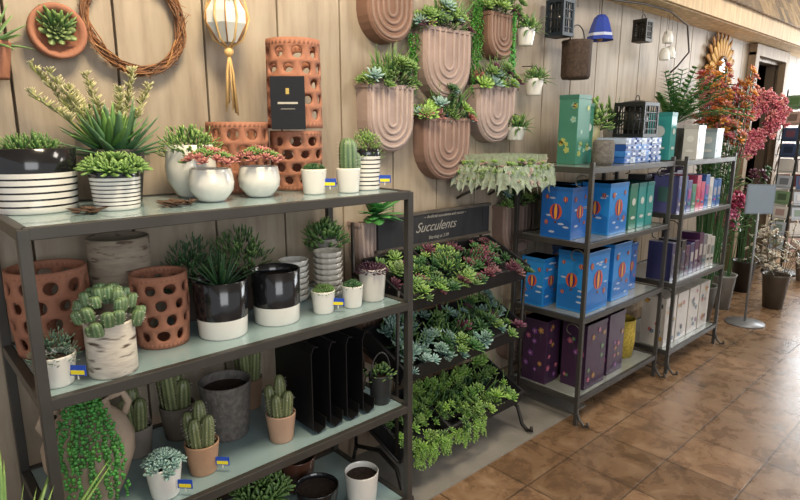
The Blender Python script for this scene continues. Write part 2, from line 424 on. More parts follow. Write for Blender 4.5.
# ---------------------------------------------------------------- potted things
def potted(name,loc,r,h,pc,kind,mat='ceramic',taper=.78,style=None,col2=None,rib=None,pr=None,ph=None,tg=False,rz=0,cols=None):
    mb=MB();s=pot(mb,r,h,pc,mat,taper,style,col2 or pc,rib)
    pr=pr or r; ph=ph or r
    c0,c1=cols or (G1,G1t)
    if kind=='rosettes':
        n=9
        mb.rosette((0,0,s+ph*.35),pr*.55,(0,0,1),30,c0,c1,.34)
        for i in range(n):
            a=2*PI*i/n;q=pr*.55
            mb.rosette((q*math.cos(a),q*math.sin(a),s+ph*random.uniform(.1,.3)),pr*.5,(math.cos(a)*.8,math.sin(a)*.8,1),24,c0,c1,.3)
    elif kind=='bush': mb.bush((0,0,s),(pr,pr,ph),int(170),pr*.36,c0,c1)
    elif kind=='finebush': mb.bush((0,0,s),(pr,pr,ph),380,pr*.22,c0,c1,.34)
    elif kind=='aloe': mb.blades((0,0,s),22,ph,pr*.12,c0,c1,20,85,.1)
    elif kind=='cacti':
        k=5
        for i in range(k):
            a=2*PI*i/k;q=r*.45 if i else 0
            mb.column((q*math.cos(a),q*math.sin(a),s-.005),pr*.34,ph*(1 if i==0 else random.uniform(.5,.85)),lin('4f5d3c'),lin('8f9468'),9,(math.cos(a)*.1 if i else 0,math.sin(a)*.1 if i else 0))
    elif kind=='cactus1':
        mb.column((0,0,s-.005),pr*.6,ph,lin('3f6040'),lin('82976c'),10)
        mb.column((pr*.7,0,s-.005),pr*.35,ph*.6,lin('3f6040'),lin('82976c'),9)
    elif kind=='balls':
        for i in range(44):
            a=random.random()*2*PI;e=random.uniform(0,1.5);q=pr*.75
            p=(q*math.cos(e)*math.cos(a),q*math.cos(e)*math.sin(a),s+.01+ph*.8*math.sin(e))
            rr=pr*random.uniform(.14,.24)
            mb.column((p[0],p[1],p[2]-rr),rr*.75,rr*2,jit(c0),jit(c1),8,(math.cos(a)*.3*math.cos(e),math.sin(a)*.3*math.cos(e)))
    elif kind=='bluestar':
        for i in range(16):
            a=i*2.4;q=pr*.75*math.sqrt(i/16.)
            mb.rosette((q*math.cos(a),q*math.sin(a),s+ph*(.55-.5*i/16)),pr*.42,(math.cos(a)*q/pr,math.sin(a)*q/pr,.8),18,c0,c1,.5)
    elif kind=='redmix':
        for i in range(24):
            a=i*2.4;q=pr*.95*math.sqrt(i/24.)
            cc=(RD,RDt) if i%3!=1 else (G1,G1t)
            mb.rosette((q*math.cos(a),q*math.sin(a),s+ph*(.75-.4*i/24)),pr*.38,(math.cos(a)*.4,math.sin(a)*.4,1),18,cc[0],cc[1],.42)
    if tg: tag(mb,(r*.75,-r*1.05,.04))
    return mb.obj(name,(loc[0],loc[1],loc[2]+.001),rot=(0,0,rz))
T,Mz,Lz,Bz=1.38,.96,.54,.13
# top shelf
potted('large_striped_plant_pot',(.335,1.865,T),.113,.17,W8,'finebush',taper=.92,style='bands',pr=.10,ph=.07,cols=(GR,G1t))
potted('striped_succulent_pot',(.515,1.755,T),.068,.108,W8,'rosettes',taper=.88,style='bands2',pr=.105,ph=.11,cols=(G1,G1t))
potted('white_red_succulent_pot',(.79,1.735,T),.066,.10,W8,'redmix',style='belly',pr=.08,ph=.09)
potted('white_red_succulent_pot',(.965,1.75,T),.066,.10,W8,'redmix',style='belly',pr=.08,ph=.09)
potted('white_jade_pot',(.80,1.905,T),.078,.17,W8,'finebush',style='belly',pr=.11,ph=.10,cols=(GR,LGt))
potted('small_cactus_pot',(1.15,1.70,T),.045,.085,W8,'rosettes',taper=.85,pr=.045,ph=.06,cols=(GD,GDt),tg=True)
potted('tall_cactus_pot',(1.27,1.66,T),.044,.085,W8,'cactus1',taper=.85,pr=.048,ph=.125)
potted('striped_plant_pot',(1.385,1.70,T),.056,.15,W8,'finebush',taper=.9,style='bands2',pr=.07,ph=.11,cols=(G1,LGt),tg=True)
# agave with flower spikes
mb=MB();s=pot(mb,.08,.16,lin('46443f'),'clay')
mb.blades((0,0,s),38,.19,.034,lin('3a6340'),lin('7fa070'),5,85,.1,.02)
mb.blades((-.02,.0,s+.03),26,.14,.026,lin('4f7c3c'),lin('94b862'),25,85,.1,.03)
for (sx,sy,L) in ((-.16,.0,.24),(-.06,.02,.24),(-.22,-.02,.18),(.07,.0,.26),(.13,.03,.22),(-.11,.03,.2),(.02,-.02,.2),(-.2,.02,.26)):
    top=Vector((sx,sy,s+L));b0=Vector((sx*.3,sy*.3,s+.05))
    mb.tube([b0,b0.lerp(top,.5)+Vector((0,0,.02)),top],.0025,lin('8a9050'),'leaf',5)
    for i in range(70):
        t=.35+.65*random.random();p=b0.lerp(top,t)+Vector((0,0,.01));a=random.random()*6.3
        mb.leaf(p,(math.cos(a)*1.0,math.sin(a)*1.0,.5),(0,0,1),.03*(1.3-t*.6),.010,.005,lin('8f9458'),lin('e4dab0'),curl=.2)
mb.obj('flowering_agave_pot',(.58,1.935,T+.001))
mb=MB()
for (cx,cy) in ((.42,1.70),(.65,1.70),(.67,1.68)):
    for i in range(26):
        p=(cx+random.uniform(-.03,.03),cy+random.uniform(-.02,.02),T+random.uniform(.004,.014))
        a=random.random()*6;mb.leaf(p,(math.cos(a),math.sin(a),.2),(0,0,1),.035,.012,.007,lin('4a3526'),lin('5f4634'),mat='matte')
mb.obj('bark_mulch_pieces')
# middle shelf
potted('birch_pot_cactus',(.42,1.605,Mz),.062,.145,lin('cfc6b6'),'balls',mat='birch',taper=1,pr=.092,ph=.12,cols=(lin('4f7048'),lin('8a9f76')))
potted('white_succulent_pot',(.29,1.62,Mz),.048,.08,W8,'finebush',taper=.8,pr=.062,ph=.085,cols=(lin('4c6a54'),lin('86a28a')),tg=True)
potted('birch_vase',(.555,1.925,Mz),.092,.31,lin('978a78'),None,mat='birch',taper=1)
potted('black_white_aloe_pot',(.775,1.685,Mz),.086,.18,W8,'aloe',taper=.88,style='half',pr=.12,ph=.15,cols=(GD,GDt))
potted('black_white_plant_pot',(.972,1.685,Mz),.083,.18,W8,None,taper=.92,style='half')
potted('jade_plant_pot',(.96,1.91,Mz),.075,.13,lin('5a4f47'),'finebush',mat='clay',pr=.14,ph=.22,cols=(GD,G1t))
potted('jade_plant_pot',(.78,1.91,Mz),.07,.13,lin('5a4f47'),'finebush',mat='clay',pr=.12,ph=.2,cols=(GD,GDt))
potted('potted_peperomia',(1.36,1.945,Mz),.05,.2,lin('8c8880'),'bush',mat='clay',pr=.10,ph=.12,cols=(GR,G1t))
for (X,Y,n,c) in ((1.14,1.84,7,W8),(1.27,1.80,8,lin('cfc9bd'))):
    mb=MB()
    for i in range(n):
        z=i*.022; mb.lathe([(0,z),(.035,z),(.05,z+.012),(.056,z+.03),(.053,z+.03),(.045,z+.012),(0,z+.008)],col=c,mat='ceramic',rib=lambda t,z:1+.035*math.cos(12*t),seg=48)
    mb.obj('scalloped_bowl_stack',(X,Y,Mz+.001))
potted('mini_succulent_pot',(1.14,1.65,Mz),.043,.08,W8,'rosettes',taper=.85,pr=.048,ph=.06,cols=(GR,G1t),tg=True)
potted('mini_succulent_pot',(1.26,1.635,Mz),.04,.08,W8,'rosettes',taper=.85,pr=.044,ph=.06,cols=(lin('46704a'),GDt))
potted('scalloped_succulent_pot',(1.372,1.655,Mz),.052,.125,lin('d5d0c6'),'rosettes',taper=.85,pr=.072,ph=.05,cols=(lin('32202c'),lin('64384a')),rib=lambda t,z:1+.03*abs(math.cos(7*t)))
# lower shelf
def urn():
    mb=MB();c=lin('ab9884')
    pr=[(0,0),(.06,0),(.065,.01),(.09,.06),(.118,.14),(.12,.19),(.10,.24),(.065,.275),(.06,.30),(.075,.325),(.068,.325),(.05,.30),(.055,.27)]
    mb.lathe(pr,col=c,mat='clay',seg=36);soil(mb,(0,0,.29),.055)
    for s_ in(-1,1):
        mb.tube([(s_*.062,0,.30),(s_*.10,0,.305),(s_*.115,0,.27),(s_*.10,0,.235)],.011,c,'clay',8)
    for k in range(26):
        a0=-1.85+1.25*(k/25.-.5)+random.uniform(-.04,.04);L=random.uniform(.14,.31);g=jit(lin('47863c'),.3)
        n=int(L/.0095);a=a0
        for i in range(n):
            t=i/float(n);z=.335-(t*L);prr=.062
            for (r1,z1),(r2,z2) in zip(pr[3:9],pr[4:10]):
                if z1<=z<=z2: prr=r1+(r2-r1)*(z-z1)/(z2-z1)
            if z<.06: prr=.1
            a+=random.uniform(-.025,.025)
            rr=max(prr,.06+.07*min(1,(.335-z)/.1))+.006+random.uniform(0,.012)
            mb.ball((rr*math.cos(a)+random.uniform(-.003,.003),rr*math.sin(a),z+random.uniform(-.003,.003)),random.uniform(.0045,.0065),jit(g,.2),'leaf',6,4)
    for k in range(110):
        a=random.random()*6.3;q=.065*random.random();mb.ball((q*math.cos(a),q*math.sin(a),.33+random.uniform(0,.02)),.006,jit(lin('47863c'),.25),'leaf',6,4)
    mb.obj('urn_with_string_of_pearls',(.365,1.72,Lz+.001))
urn()
potted('terracotta_cactus_pot',(.66,1.645,Lz),.053,.10,lin('b08a6c'),'cacti',mat='clay',pr=.055,ph=.16,tg=True)
potted('blue_succulent_pot',(.525,1.605,Lz),.052,.10,W8,'bluestar',pr=.068,ph=.08,cols=(BG,BGt),tg=True)
potted('woven_plant_pot',(.825,1.81,Lz),.09,.2,lin('6a6560'),None,mat='weave',taper=.8)
potted('cactus_pot',(.69,1.91,Lz),.06,.12,lin('6b6258'),'cacti',mat='clay',pr=.07,ph=.24)
potted('cactus_pot',(.54,1.89,Lz),.055,.1,lin('8b8278'),'cacti',mat='clay',pr=.06,ph=.16)
potted('cactus_pot',(.985,1.94,Lz),.05,.12,lin('8b6f58'),'cacti',mat='clay',pr=.06,ph=.24)
potted('terracotta_cactus_pot',(.945,1.645,Lz),.052,.10,lin('b8957c'),'cacti',mat='clay',pr=.055,ph=.16)
mb=MB()
for i in range(4):
    X=i*.075
    prof=[(.055,.05),(.05,.012),(.02,.0),(0,.02),(0,.30),(.012,.325),(.03,.32)]
    for a,b in zip(prof[:-1],prof[1:]):
        mb.add([(X+a[0],-.12,a[1]),(X+b[0],-.12,b[1]),(X+b[0],.12,b[1]),(X+a[0],.12,a[1])],[(0,1,2,3)],BK,'metal',False)
mb.obj('black_metal_magazine_rack',(1.035,1.70,Lz+.005),solid=.004)
mb=MB();s=pot(mb,.048,.12,lin('3a3c3c'),'metal',.8);mb.bush((0,0,s),(.05,.05,.05),60,.03,GD,G1t)
mb.tube([(.05*math.cos(t),0,.115+.09*math.sin(t)) for t in [PI*i/14 for i in range(15)]],.003,DM,'metal',6);mb.obj('black_bucket_planter',(1.384,1.625,Lz+.001))
mb=MB()
mb.lathe([(0,0),(.045,0),(.055,.08),(.052,.08),(.043,.004)],col=lin('4a4038'),mat='weave')
mb.tube([(.054*math.cos(t),0,.08+.13*math.sin(t)) for t in [PI*i/16 for i in range(17)]],.004,lin('4a4038'),'metal',6);mb.bush((0,0,.06),(.05,.05,.04),50,.03,GD,G1t)
mb.obj('handled_basket',(1.38,1.79,Lz+.001))
# bottom shelf
potted('black_plant_pot',(1.12,1.70,Bz),.085,.12,BK,None,taper=.8)
potted('brown_plant_pot',(1.16,1.90,Bz),.075,.14,lin('5a3a2c'),None,taper=.8)
potted('white_plant_pot',(1.29,1.635,Bz),.068,.14,W8,None,taper=.85)
potted('potted_echeveria',(.94,1.80,Bz),.08,.13,lin('6a5a4c'),'rosettes',mat='clay',pr=.13,ph=.1,cols=(GR,G1t))
potted('white_fern_pot',(.70,1.75,Bz),.08,.14,W8,'bush',pr=.1,ph=.09)
potted('terracotta_plant_pot',(.45,1.75,Bz),.09,.16,TC,None,mat='clay')

# ---------------------------------------------------------------- wall pockets
def pocket(loc,w,h,col,plants=None,trail=0,name='hanging_pocket_planter',deep=.085):
    mb=MB();r=w/2.;K=14
    def outline(k,zt=0):
        pts=[(-r*k,zt)];zc=-(h-r)
        for i in range(K+1):
            a=PI+PI*i/K; pts.append((r*k*math.cos(a),zc+r*k*math.sin(a)))
        pts.append((r*k,zt)); return pts
    o=outline(1);n=len(o)
    def lay(pts,y): return [(p[0],y,p[1]) for p in pts]
    e=outline(.94)
    rings=[lay(o,0),lay(o,-deep+.01),lay(e,-deep)]
    vs=sum(rings,[]);fs=[]
    for i in range(2):
        for j in range(n-1): fs.append((i*n+j,i*n+j+1,(i+1)*n+j+1,(i+1)*n+j))
    mb.add(vs,fs,col,'clay',False)
    mb.add(lay(e,-deep),[tuple(range(n))],col,'clay')
    zc=-(h-r)
    for k in (.84,.62,.40,.18):
        arc=[(-r*k,-deep,0.0-.004)]+[(r*k*math.cos(PI+PI*i/12.),-deep,zc+r*k*math.sin(PI+PI*i/12.)) for i in range(13)]+[(r*k,-deep,-.004)]
        mb.tube(arc,.0085 if w>.2 else .006,mix(col,W8,.08),'clay',6)
    mb.box((0,-deep/2,-.012),(w,deep,.004),SOIL,'soil')
    mb.box((0,-deep,-.008),(w*.99,.012,.018),col,'clay');mb.box((-r,-deep/2,-.008),(.012,deep,.018),col,'clay');mb.box((r,-deep/2,-.008),(.012,deep,.018),col,'clay')
    if plants:
        for i in range(plants):
            c0,c1=random.choice([(G1,G1t),(LG,LGt),(BG,BGt),(GR,G1t),(RD,RDt) if i%2==0 else (GD,GDt),(G1,LGt),(PU,PUt)])
            px=random.uniform(-r,r)*1.12;py=-deep*random.uniform(.5,1.4);pz=random.uniform(-.02,.13)*(1.25-abs(px)/r)
            mb.rosette((px,py,pz),random.uniform(.035,.06),(px*2.2,-.6+random.uniform(-.3,.2),.7),24,c0,c1,random.choice([.22,.3,.45,.5]))
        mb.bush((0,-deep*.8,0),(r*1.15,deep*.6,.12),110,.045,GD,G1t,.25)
        for k in range(26):
            px=random.uniform(-r,r);mb.leaf((px*.5,-deep*.7,.03),(px*4,random.uniform(-.6,.0),1),(0,-1,0),random.uniform(.1,.17),.009,.003,jit(GR,.3),G1t,curl=random.uniform(-.2,.2))
    for k in range(trail):
        x0=random.uniform(-.03,.03)+(r*.8)
        z=.02;L=random.uniform(.2,.38);y=-deep-.01
        for i in range(int(L/.008)):
            z-=.008;x0+=random.uniform(-.003,.003)
            mb.ball((x0,y+random.uniform(-.01,.01),z),.007,jit(lin('4f9440'),.25),'leaf',6,4)
    return mb.obj(name,(loc[0],2.099,loc[1]))
TC2=lin('7f6050')
pocket((1.80,2.24),.27,.26,TC2,None)
pocket((1.80,1.80),.28,.30,MV,18,0)
pocket((2.17,2.08),.34,.33,lin('a28c82'),24,0)
pocket((2.18,1.66),.34,.31,lin('8c7064'),24,0)
pocket((1.71,1.19),.22,.25,MV,None)
pocket((1.72,.76),.24,.28,TC2,None)
pocket((2.59,2.20),.24,.23,TC2,12,3)
pocket((2.56,1.83),.33,.30,MV,20,0)
pocket((2.81,1.17),.31,.30,lin('8f786c'),10)
pocket((2.85,.46),.25,.28,lin('8f786c'),None)
def trailing(loc,n,L,name='trailing_plant'):
    mb=MB()
    mb.tube([(0,.0,.03),(0,-.05,.03)],.004,DM);mb.bush((0,-.03,0),(.05,.02,.05),40,.03,GR,G1t)
    for k in range(n):
        x0=random.uniform(-.03,.03);y=random.uniform(-.06,-.02);z=0
        for i in range(int(L*random.uniform(.6,1)/.012)):
            z-=.012;x0+=random.uniform(-.004,.004)
            a=random.random()*6.3;mb.leaf((x0,y,z),(math.cos(a),math.sin(a)*.6-.3,-.6),(0,0,1),.022,.012,.003,jit(lin('3f8a36'),.3),LG)
    mb.obj(name,(loc[0],2.09,loc[1]))
trailing((2.41,2.30),14,.55);trailing((1.965,2.05),10,.32)
mb=MB()
for i in range(22):
    a=random.uniform(-2.9,-.2);mb.leaf((0,0,0),(math.cos(a),math.sin(a)*.5,random.uniform(-.1,.8)),(0,0,1),random.uniform(.1,.15),.06,.004,lin('2f7a3a'),lin('5aa050'),curl=-.2,fat=True)
mb.obj('leafy_wall_plant',(1.70,2.03,1.215))

# round wall pot, wreath
mb=MB();M=Matrix.Rotation(PI/2,3,'X')
mb.lathe([(.02,0),(.06,.0),(.078,.03),(.08,.06),(.072,.065),(.06,.05),(.05,.02),(0,.015)],col=TC,mat='clay',M=M)
mb.rosette((0,-.035,-.0),.062,(0,-1,.3),40,lin('4f6a46'),lin('94a468'),.4)
mb.bush((0,-.04,.01),(.04,.03,.05),40,.045,GD,G1t,.25)
mb.obj('round_wall_pot',(.48,2.095,1.89))
mb=MB();br=[lin('7a4f30'),lin('94643c'),lin('6d4a30'),lin('a87a4c')]
for k in range(34):
    pts=[];p1=random.random()*6;p2=random.random()*6;q=random.uniform(.005,.017);f1=random.choice([3,4,5])
    for i in range(60):
        t=2*PI*i/60;R=.15+q*math.cos(f1*t+p1)+random.uniform(-.001,.001);pts.append((R*math.cos(t),-.025+q*math.sin(f1*t+p2),R*1.04*math.sin(t)))
    mb.tube(pts,.0025,random.choice(br),'wood',5,closed=True)
for k in range(60):
    t=random.random()*6.3;R=.15;a=t+random.choice((-1,1))*random.uniform(.6,1.4);p=Vector((R*math.cos(t),-.03,R*math.sin(t)));mb.tube([p,p+Vector((math.cos(a),-.2,math.sin(a)))*random.uniform(.03,.05)],.0014,random.choice(br),'wood',4)
mb.obj('grapevine_wreath',(.715,2.085,1.95))
mb=MB();rp=lin('d8b478')
mb.lathe([(0,0),(.035,.0),(.075,.06),(.075,.10),(.045,.15),(.04,.15),(.068,.10),(.068,.06),(0,.01)],col=lin('cfd3cf'),mat='ceramic',seg=6,smooth=False,c=(0,0,.0))
for i in range(6):
    a=PI/3*i;c_,s_=math.cos(a),math.sin(a)
    mb.tube([(.036*c_,.036*s_,0),(.077*c_,.077*s_,.06),(.077*c_,.077*s_,.10),(.046*c_,.046*s_,.15)],.0025,lin('c08a50'),'metal',5)
    a2=a+PI/6;c2,s2=math.cos(a2),math.sin(a2)
    mb.tube([(0,0,-.02),(.05*c2,.05*s2,.01),(.075*c2,.075*s2,.08),(.05*c2,.05*s2,.2),(.01*c2,.01*s2,.42)],.0035,rp,'matte',6)
mb.bush((0,0,.14),(.045,.045,.09),90,.04,GR,G1t,.3)
mb.ball((0,0,-.03),.018,rp,'matte')
for i in range(16):
    a=random.random()*6.3;mb.tube([(0,0,-.03),(.012*math.cos(a),.012*math.sin(a),-.1),(.02*math.cos(a),.02*math.sin(a),-.2-random.random()*.05)],.003,rp,'matte',5)
mb.tube([(0,0,.42),(0,.06,.43),(0,.11,.43)],.005,DM,'metal')
mb.obj('macrame_plant_hanger',(1.0,1.985,1.9))
mb=MB();pot(mb,.06,.1,TC,'clay');mb.blades((0,0,.09),24,.13,.03,lin('4f7a44'),lin('9fbb74'),0,80,.2)
mb.tube([(0,.05,.05),(0,.085,.05)],.01,DM);mb.obj('agave_wall_pot',(.29,2.01,1.74))
mb=MB();pot(mb,.10,.66,lin('4a4640'),'clay')
mb.blades((0,0,.56),60,.36,.02,lin('4b7a3c'),lin('9aba62'),-5,80,.25);mb.obj('spiky_floor_plant',(.08,1.34,0.001),)

# ---------------------------------------------------------------- tiered succulent stand
root=bpy.data.objects.new('tiered_succulent_stand',None);bpy.context.collection.objects.link(root);root.location=(1.99,1.83,0)
mb=MB();x0,x1=-.43,.43;tilt=math.radians(24)
Mt=Matrix.Rotation(tilt,3,'X')
zt=(.87,.55,.18)
for z in zt:
    c=Vector((0,0,z+.05))
    mb.box(c,(x1-x0,.29,.012),BK,'wood',Mt)
    mb.box(c+Mt@Vector((0,-.145,.03)),(x1-x0+.01,.012,.085),BK,'wood',Mt)
    mb.box(c+Mt@Vector((0,.145,.03)),(x1-x0+.01,.012,.085),BK,'wood',Mt)
    for xx in(x0,x1,-.14,.14): mb.box(c+Mt@Vector((xx,0,.03)),(.012,.29,.085),BK,'wood',Mt)
for xx in (x0-.012,x1+.012):
    mb.tube([(xx,.17,1.2),(xx,.17,.1)],.009,DM2,'metal',6)
    mb.tube([(xx,-.13,.95),(xx,-.12,.5),(xx,-.12,.2)],.009,DM2,'metal',6)
    for z in zt: mb.tube([(xx,-.13,z-.01),(xx,.17,z+.10)],.008,DM2,'metal',6)
    mb.tube([(xx,.17,.12),(xx,.0,.17),(xx,-.12,.13),(xx,-.155,.04),(xx,-.19,.017),(xx,-.22,.025),(xx,-.215,.045)],.01,DM2,'metal',6)
    mb.tube([(xx,.17,.12),(xx,.19,.05),(xx,.2,.017)],.01,DM2,'metal',6)
mb.obj('frame_and_trays',parent=root)
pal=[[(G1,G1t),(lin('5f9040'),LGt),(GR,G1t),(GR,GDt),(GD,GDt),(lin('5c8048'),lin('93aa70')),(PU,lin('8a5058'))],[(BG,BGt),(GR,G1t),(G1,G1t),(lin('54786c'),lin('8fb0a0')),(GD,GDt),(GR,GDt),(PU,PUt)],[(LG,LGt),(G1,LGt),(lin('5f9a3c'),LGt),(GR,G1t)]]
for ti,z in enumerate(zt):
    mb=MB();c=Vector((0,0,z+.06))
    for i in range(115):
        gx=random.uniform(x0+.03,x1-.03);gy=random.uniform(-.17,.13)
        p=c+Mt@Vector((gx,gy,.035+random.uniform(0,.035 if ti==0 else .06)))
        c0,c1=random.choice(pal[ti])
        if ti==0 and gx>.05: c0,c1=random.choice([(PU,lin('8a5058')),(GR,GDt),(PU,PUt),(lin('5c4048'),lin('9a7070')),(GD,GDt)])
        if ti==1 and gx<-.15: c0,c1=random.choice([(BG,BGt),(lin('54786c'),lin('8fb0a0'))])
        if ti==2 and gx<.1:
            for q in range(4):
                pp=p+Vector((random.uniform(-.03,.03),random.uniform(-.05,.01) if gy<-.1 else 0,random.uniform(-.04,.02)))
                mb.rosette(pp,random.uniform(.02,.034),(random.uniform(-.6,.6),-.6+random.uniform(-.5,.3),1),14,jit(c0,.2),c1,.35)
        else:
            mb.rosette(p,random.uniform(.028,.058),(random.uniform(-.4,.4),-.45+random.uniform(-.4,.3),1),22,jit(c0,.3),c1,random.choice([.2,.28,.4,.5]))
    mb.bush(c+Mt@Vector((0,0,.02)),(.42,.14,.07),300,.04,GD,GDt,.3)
    if ti:
        for k in range(60):
            gx=random.uniform(x0+.03,x1-.03);mb.leaf(c+Mt@Vector((gx,random.uniform(-.1,.12),.05)),(random.uniform(-.6,.6),random.uniform(-.8,.2),1),(0,-1,0),random.uniform(.08,.13),.01,.004,jit(GR,.3),G1t,curl=random.uniform(-.2,.2))
    if ti==2:
        for k in range(40):
            gx=random.uniform(x0+.03,.1);p=c+Mt@Vector((gx,-.16,.05))
            for i in range(random.randint(4,9)):
                a=random.random()*6.3;mb.rosette(p+Vector((random.uniform(-.006,.006),-.012-random.uniform(0,.01),-.012*i)),.017,(random.uniform(-.6,.6),-1,.2),8,jit(LG,.25),LGt,.4)
    mb.obj('succulent_bed_%d'%ti,parent=root)
mb=MB();mb.box((0,0,0),(.80,.016,.15),lin('2e2f32'),'wood');mb.box((0,-.002,.078),(.82,.022,.014),lin('5a544c'),'wood');mb.box((0,-.002,-.078),(.82,.022,.014),lin('5a544c'),'wood')
o=mb.obj('sign_board',(.10,.17,1.125),parent=root)
def txt(body,size,loc,par,name,shear=.3):
    tc=bpy.data.curves.new(name,'FONT');tc.body=body;tc.size=size;tc.align_x='CENTER';tc.align_y='CENTER';tc.shear=shear;tc.extrude=.0005;tc.materials.append(mm)
    to=bpy.data.objects.new(name,tc);bpy.context.collection.objects.link(to);to.parent=par;to.location=loc;to.rotation_euler=(PI/2,0,0)
mm,_,bb=new_mat('chalk');bb.inputs['Base Color'].default_value=lin('98968f');bb.inputs['Roughness'].default_value=.9
txt('Succulents',.068,(-.02,-.0095,.004),o,'sign_text',.5)
txt('Starting at 3.99',.024,(.0,-.0095,-.05),o,'sign_subtext',.2)
txt('~ Artificial succulents and cactus ~',.022,(.05,-.0095,.055),o,'sign_header',.2)

# tray with lace skirt on bracket shelf
mb=MB();mb.box((2.47,1.94,1.355),(.36,.28,.02),lin('6b5a48'),'wood')
for xx in(2.33,2.6): mb.tube([(xx,2.085,1.24),(xx,2.05,1.26),(xx,1.85,1.345)],.007,DM,'metal')
mb.obj('bracket_shelf')
mb=MB();lc=lin('b4c4ac')
a0,a1,b0,b1=-.215,.215,-.2,.13
per=[];K=40
for i in range(K): per.append((a0+(a1-a0)*i/K,b0,0,-1))
for i in range(K): per.append((a1,b0+(b1-b0)*i/K,1,0))
for i in range(K): per.append((a1-(a1-a0)*i/K,b1,0,1))
for i in range(K): per.append((a0,b1-(b1-b0)*i/K,-1,0))
rows=[(-.01,.06),(.0,.05),(.008,.03),(.012,.0),(.016,-.025),(.022,-.05)];vs=[];fs=[];n=len(per)
for ri,(o_,z) in enumerate(rows):
    for i,(x,y,nx,ny) in enumerate(per):
        w=math.sin(i*1.25)*.007*ri/2.+random.uniform(-.004,.004)
        vs.append((x+nx*(o_+w),y+(ny*(o_+w) if ny<0 else 0),z+(.02*math.sin(i*1.9)+random.uniform(-.018,.018) if ri==5 else random.uniform(-.005,.005))))
for r in range(5):
    for i in range(n):
        k=(i+1)%n
        if random.random()<.93: fs.append((r*n+i,r*n+k,(r+1)*n+k,(r+1)*n+i))
mb.add(vs,fs,lc,'lace',False);mb.box((0,-.025,.02),(.40,.32,.03),lin('54704a'))
for i in range(190): 
    mb.rosette((random.uniform(a0,a1),random.uniform(b0,b1),.045+random.uniform(0,.035)),random.uniform(.018,.03),(random.uniform(-.3,.3),-.2,1),12,*random.choice([(G1,LGt),(LG,LGt),(lin('6f985a'),lin('a9c08a')),(lin('b58f90'),lin('d8b8b0'))]),.4)
for i in range(60):
    s_=random.choice((0,1));px=random.uniform(a0,a1) if s_ else a0-.012;py=b0-.012 if s_ else random.uniform(b0,b1)
    mb.rosette((px,py,random.uniform(-.03,.05)),random.uniform(.014,.022),(-.5 if not s_ else 0,-1 if s_ else 0,.5),9,*random.choice([(G1,LGt),(lin('8fb070'),lin('c4d4a4')),(lin('c4a8a4'),lin('e0ccc4'))]),.4)
for i in range(5):
    mb.box((-.17+i*.085,-.03,.085),(.003,.3,.05),lin('b9c8b4'),'lace')
mb.obj('succulent_tray_with_lace',(2.47,1.92,1.366))

# ---------------------------------------------------------------- boxes
def gift(name,x0,x1,y0,y1,z,h,col,art='balloon',lid=True,col2=None):
    mb=MB();cx,cy=(x0+x1)/2,(y0+y1)/2;w,d=x1-x0,y1-y0
    mb.box((0,0,h/2),(w,d,h),col,'paper')
    if lid: mb.box((0,0,h-.012),(w+.004,d+.004,.024),mix(col,BK,.25),'paper')
    for side in (0,1):
        def P(u,v,e=.0025):
            return Vector((u*w,-d/2-e,h/2+v*h)) if side==0 else Vector((-w/2-e,u*d,h/2+v*h))
        ww=w if side==0 else d
        def ell(u,v,ru,rv,c,e=.0025,nn=14):
            vs=[P(u+ru/ww*math.cos(2*PI*j/nn),v+rv/h*math.sin(2*PI*j/nn),e) for j in range(nn)]
            mb.add(vs,[tuple(range(nn))],c,'paper')
        if art=='balloon':
            vs=[P(-.46,-.46,.001),P(.46,-.46,.001),P(.46,-.1,.001),P(.1,-.02,.001),P(-.46,-.15,.001)]
            mb.add(vs,[(0,1,2,3,4)],mix(col,lin('1c4f9a'),.5),'paper')
            for k in range(5): ell(random.uniform(-.35,.35),random.uniform(-.4,.4),.02,.006,mix(col,W8,.5),.002,8)
            for (u,v,s_) in ((0,.02,1),(-.3,.27,.35),(.3,-.2,.3),(.3,.3,.28)):
                R=min(ww,h)*.2*s_
                ell(u,v,R,R*1.15,lin('c8562c'),.0026);ell(u,v,R*.62,R*1.15,lin('4a2c6a'),.0032);ell(u,v,R*.25,R*1.15,lin('d8963c'),.0038)
                ell(u,v-R*1.5/h,R*.2,R*.18,lin('6a3c20'),.003)
        elif art=='flower':
            for k in range(8):
                u=random.uniform(-.36,.36);v=random.uniform(-.4,.42);cc=random.choice([lin('a8587c'),lin('99724a'),lin('7a4a90'),lin('5a8a6a')]) if not col2 else random.choice(col2)
                R=random.uniform(.006,.010)
                for a in range(5): ell(u+R*1.2/ww*math.cos(a*1.257),v+R*1.2/h*math.sin(a*1.257),R*.8,R*.8,cc,.0026,8)
                ell(u,v,R*.5,R*.5,lin('d0b060'),.0034,8)
                vs=[P(u-.005,v-.03),P(u+.005,v-.03),P(u+.003,v-.16),P(u-.003,v-.16)]
                if v>-.3: mb.add(vs,[(0,1,2,3)],lin('4a6a54'),'paper')
        elif art=='label':
            ell(0,.1,ww*.25,ww*.25,mix(W8,col,.3));ell(0,-.25,ww*.3,.01,mix(W8,col,.3))
    return mb.obj(name,(cx,cy,z+.001),bevel=.0015)
BL=lin('2a84cc');BL2=lin('2468b4');TL=lin('3a928e');PP=lin('3e2840');GN=lin('357a64')
z=1.02
gift('blue_gift_box',2.73,2.89,1.63,1.82,z,.28,BL2);gift('blue_gift_box',2.90,3.02,1.75,1.93,z,.28,BL)
gift('blue_gift_box',3.00,3.21,1.56,1.73,z,.29,BL);gift('teal_gift_box',3.28,3.37,1.58,1.8,z,.27,GN,'label');gift('teal_gift_box',3.39,3.48,1.58,1.8,z,.27,TL,'label');gift('teal_gift_box',3.50,3.59,1.58,1.8,z,.27,TL,'label')
gift('teal_gift_box',3.25,3.42,1.82,1.93,z,.27,GN,'label')
z=.61
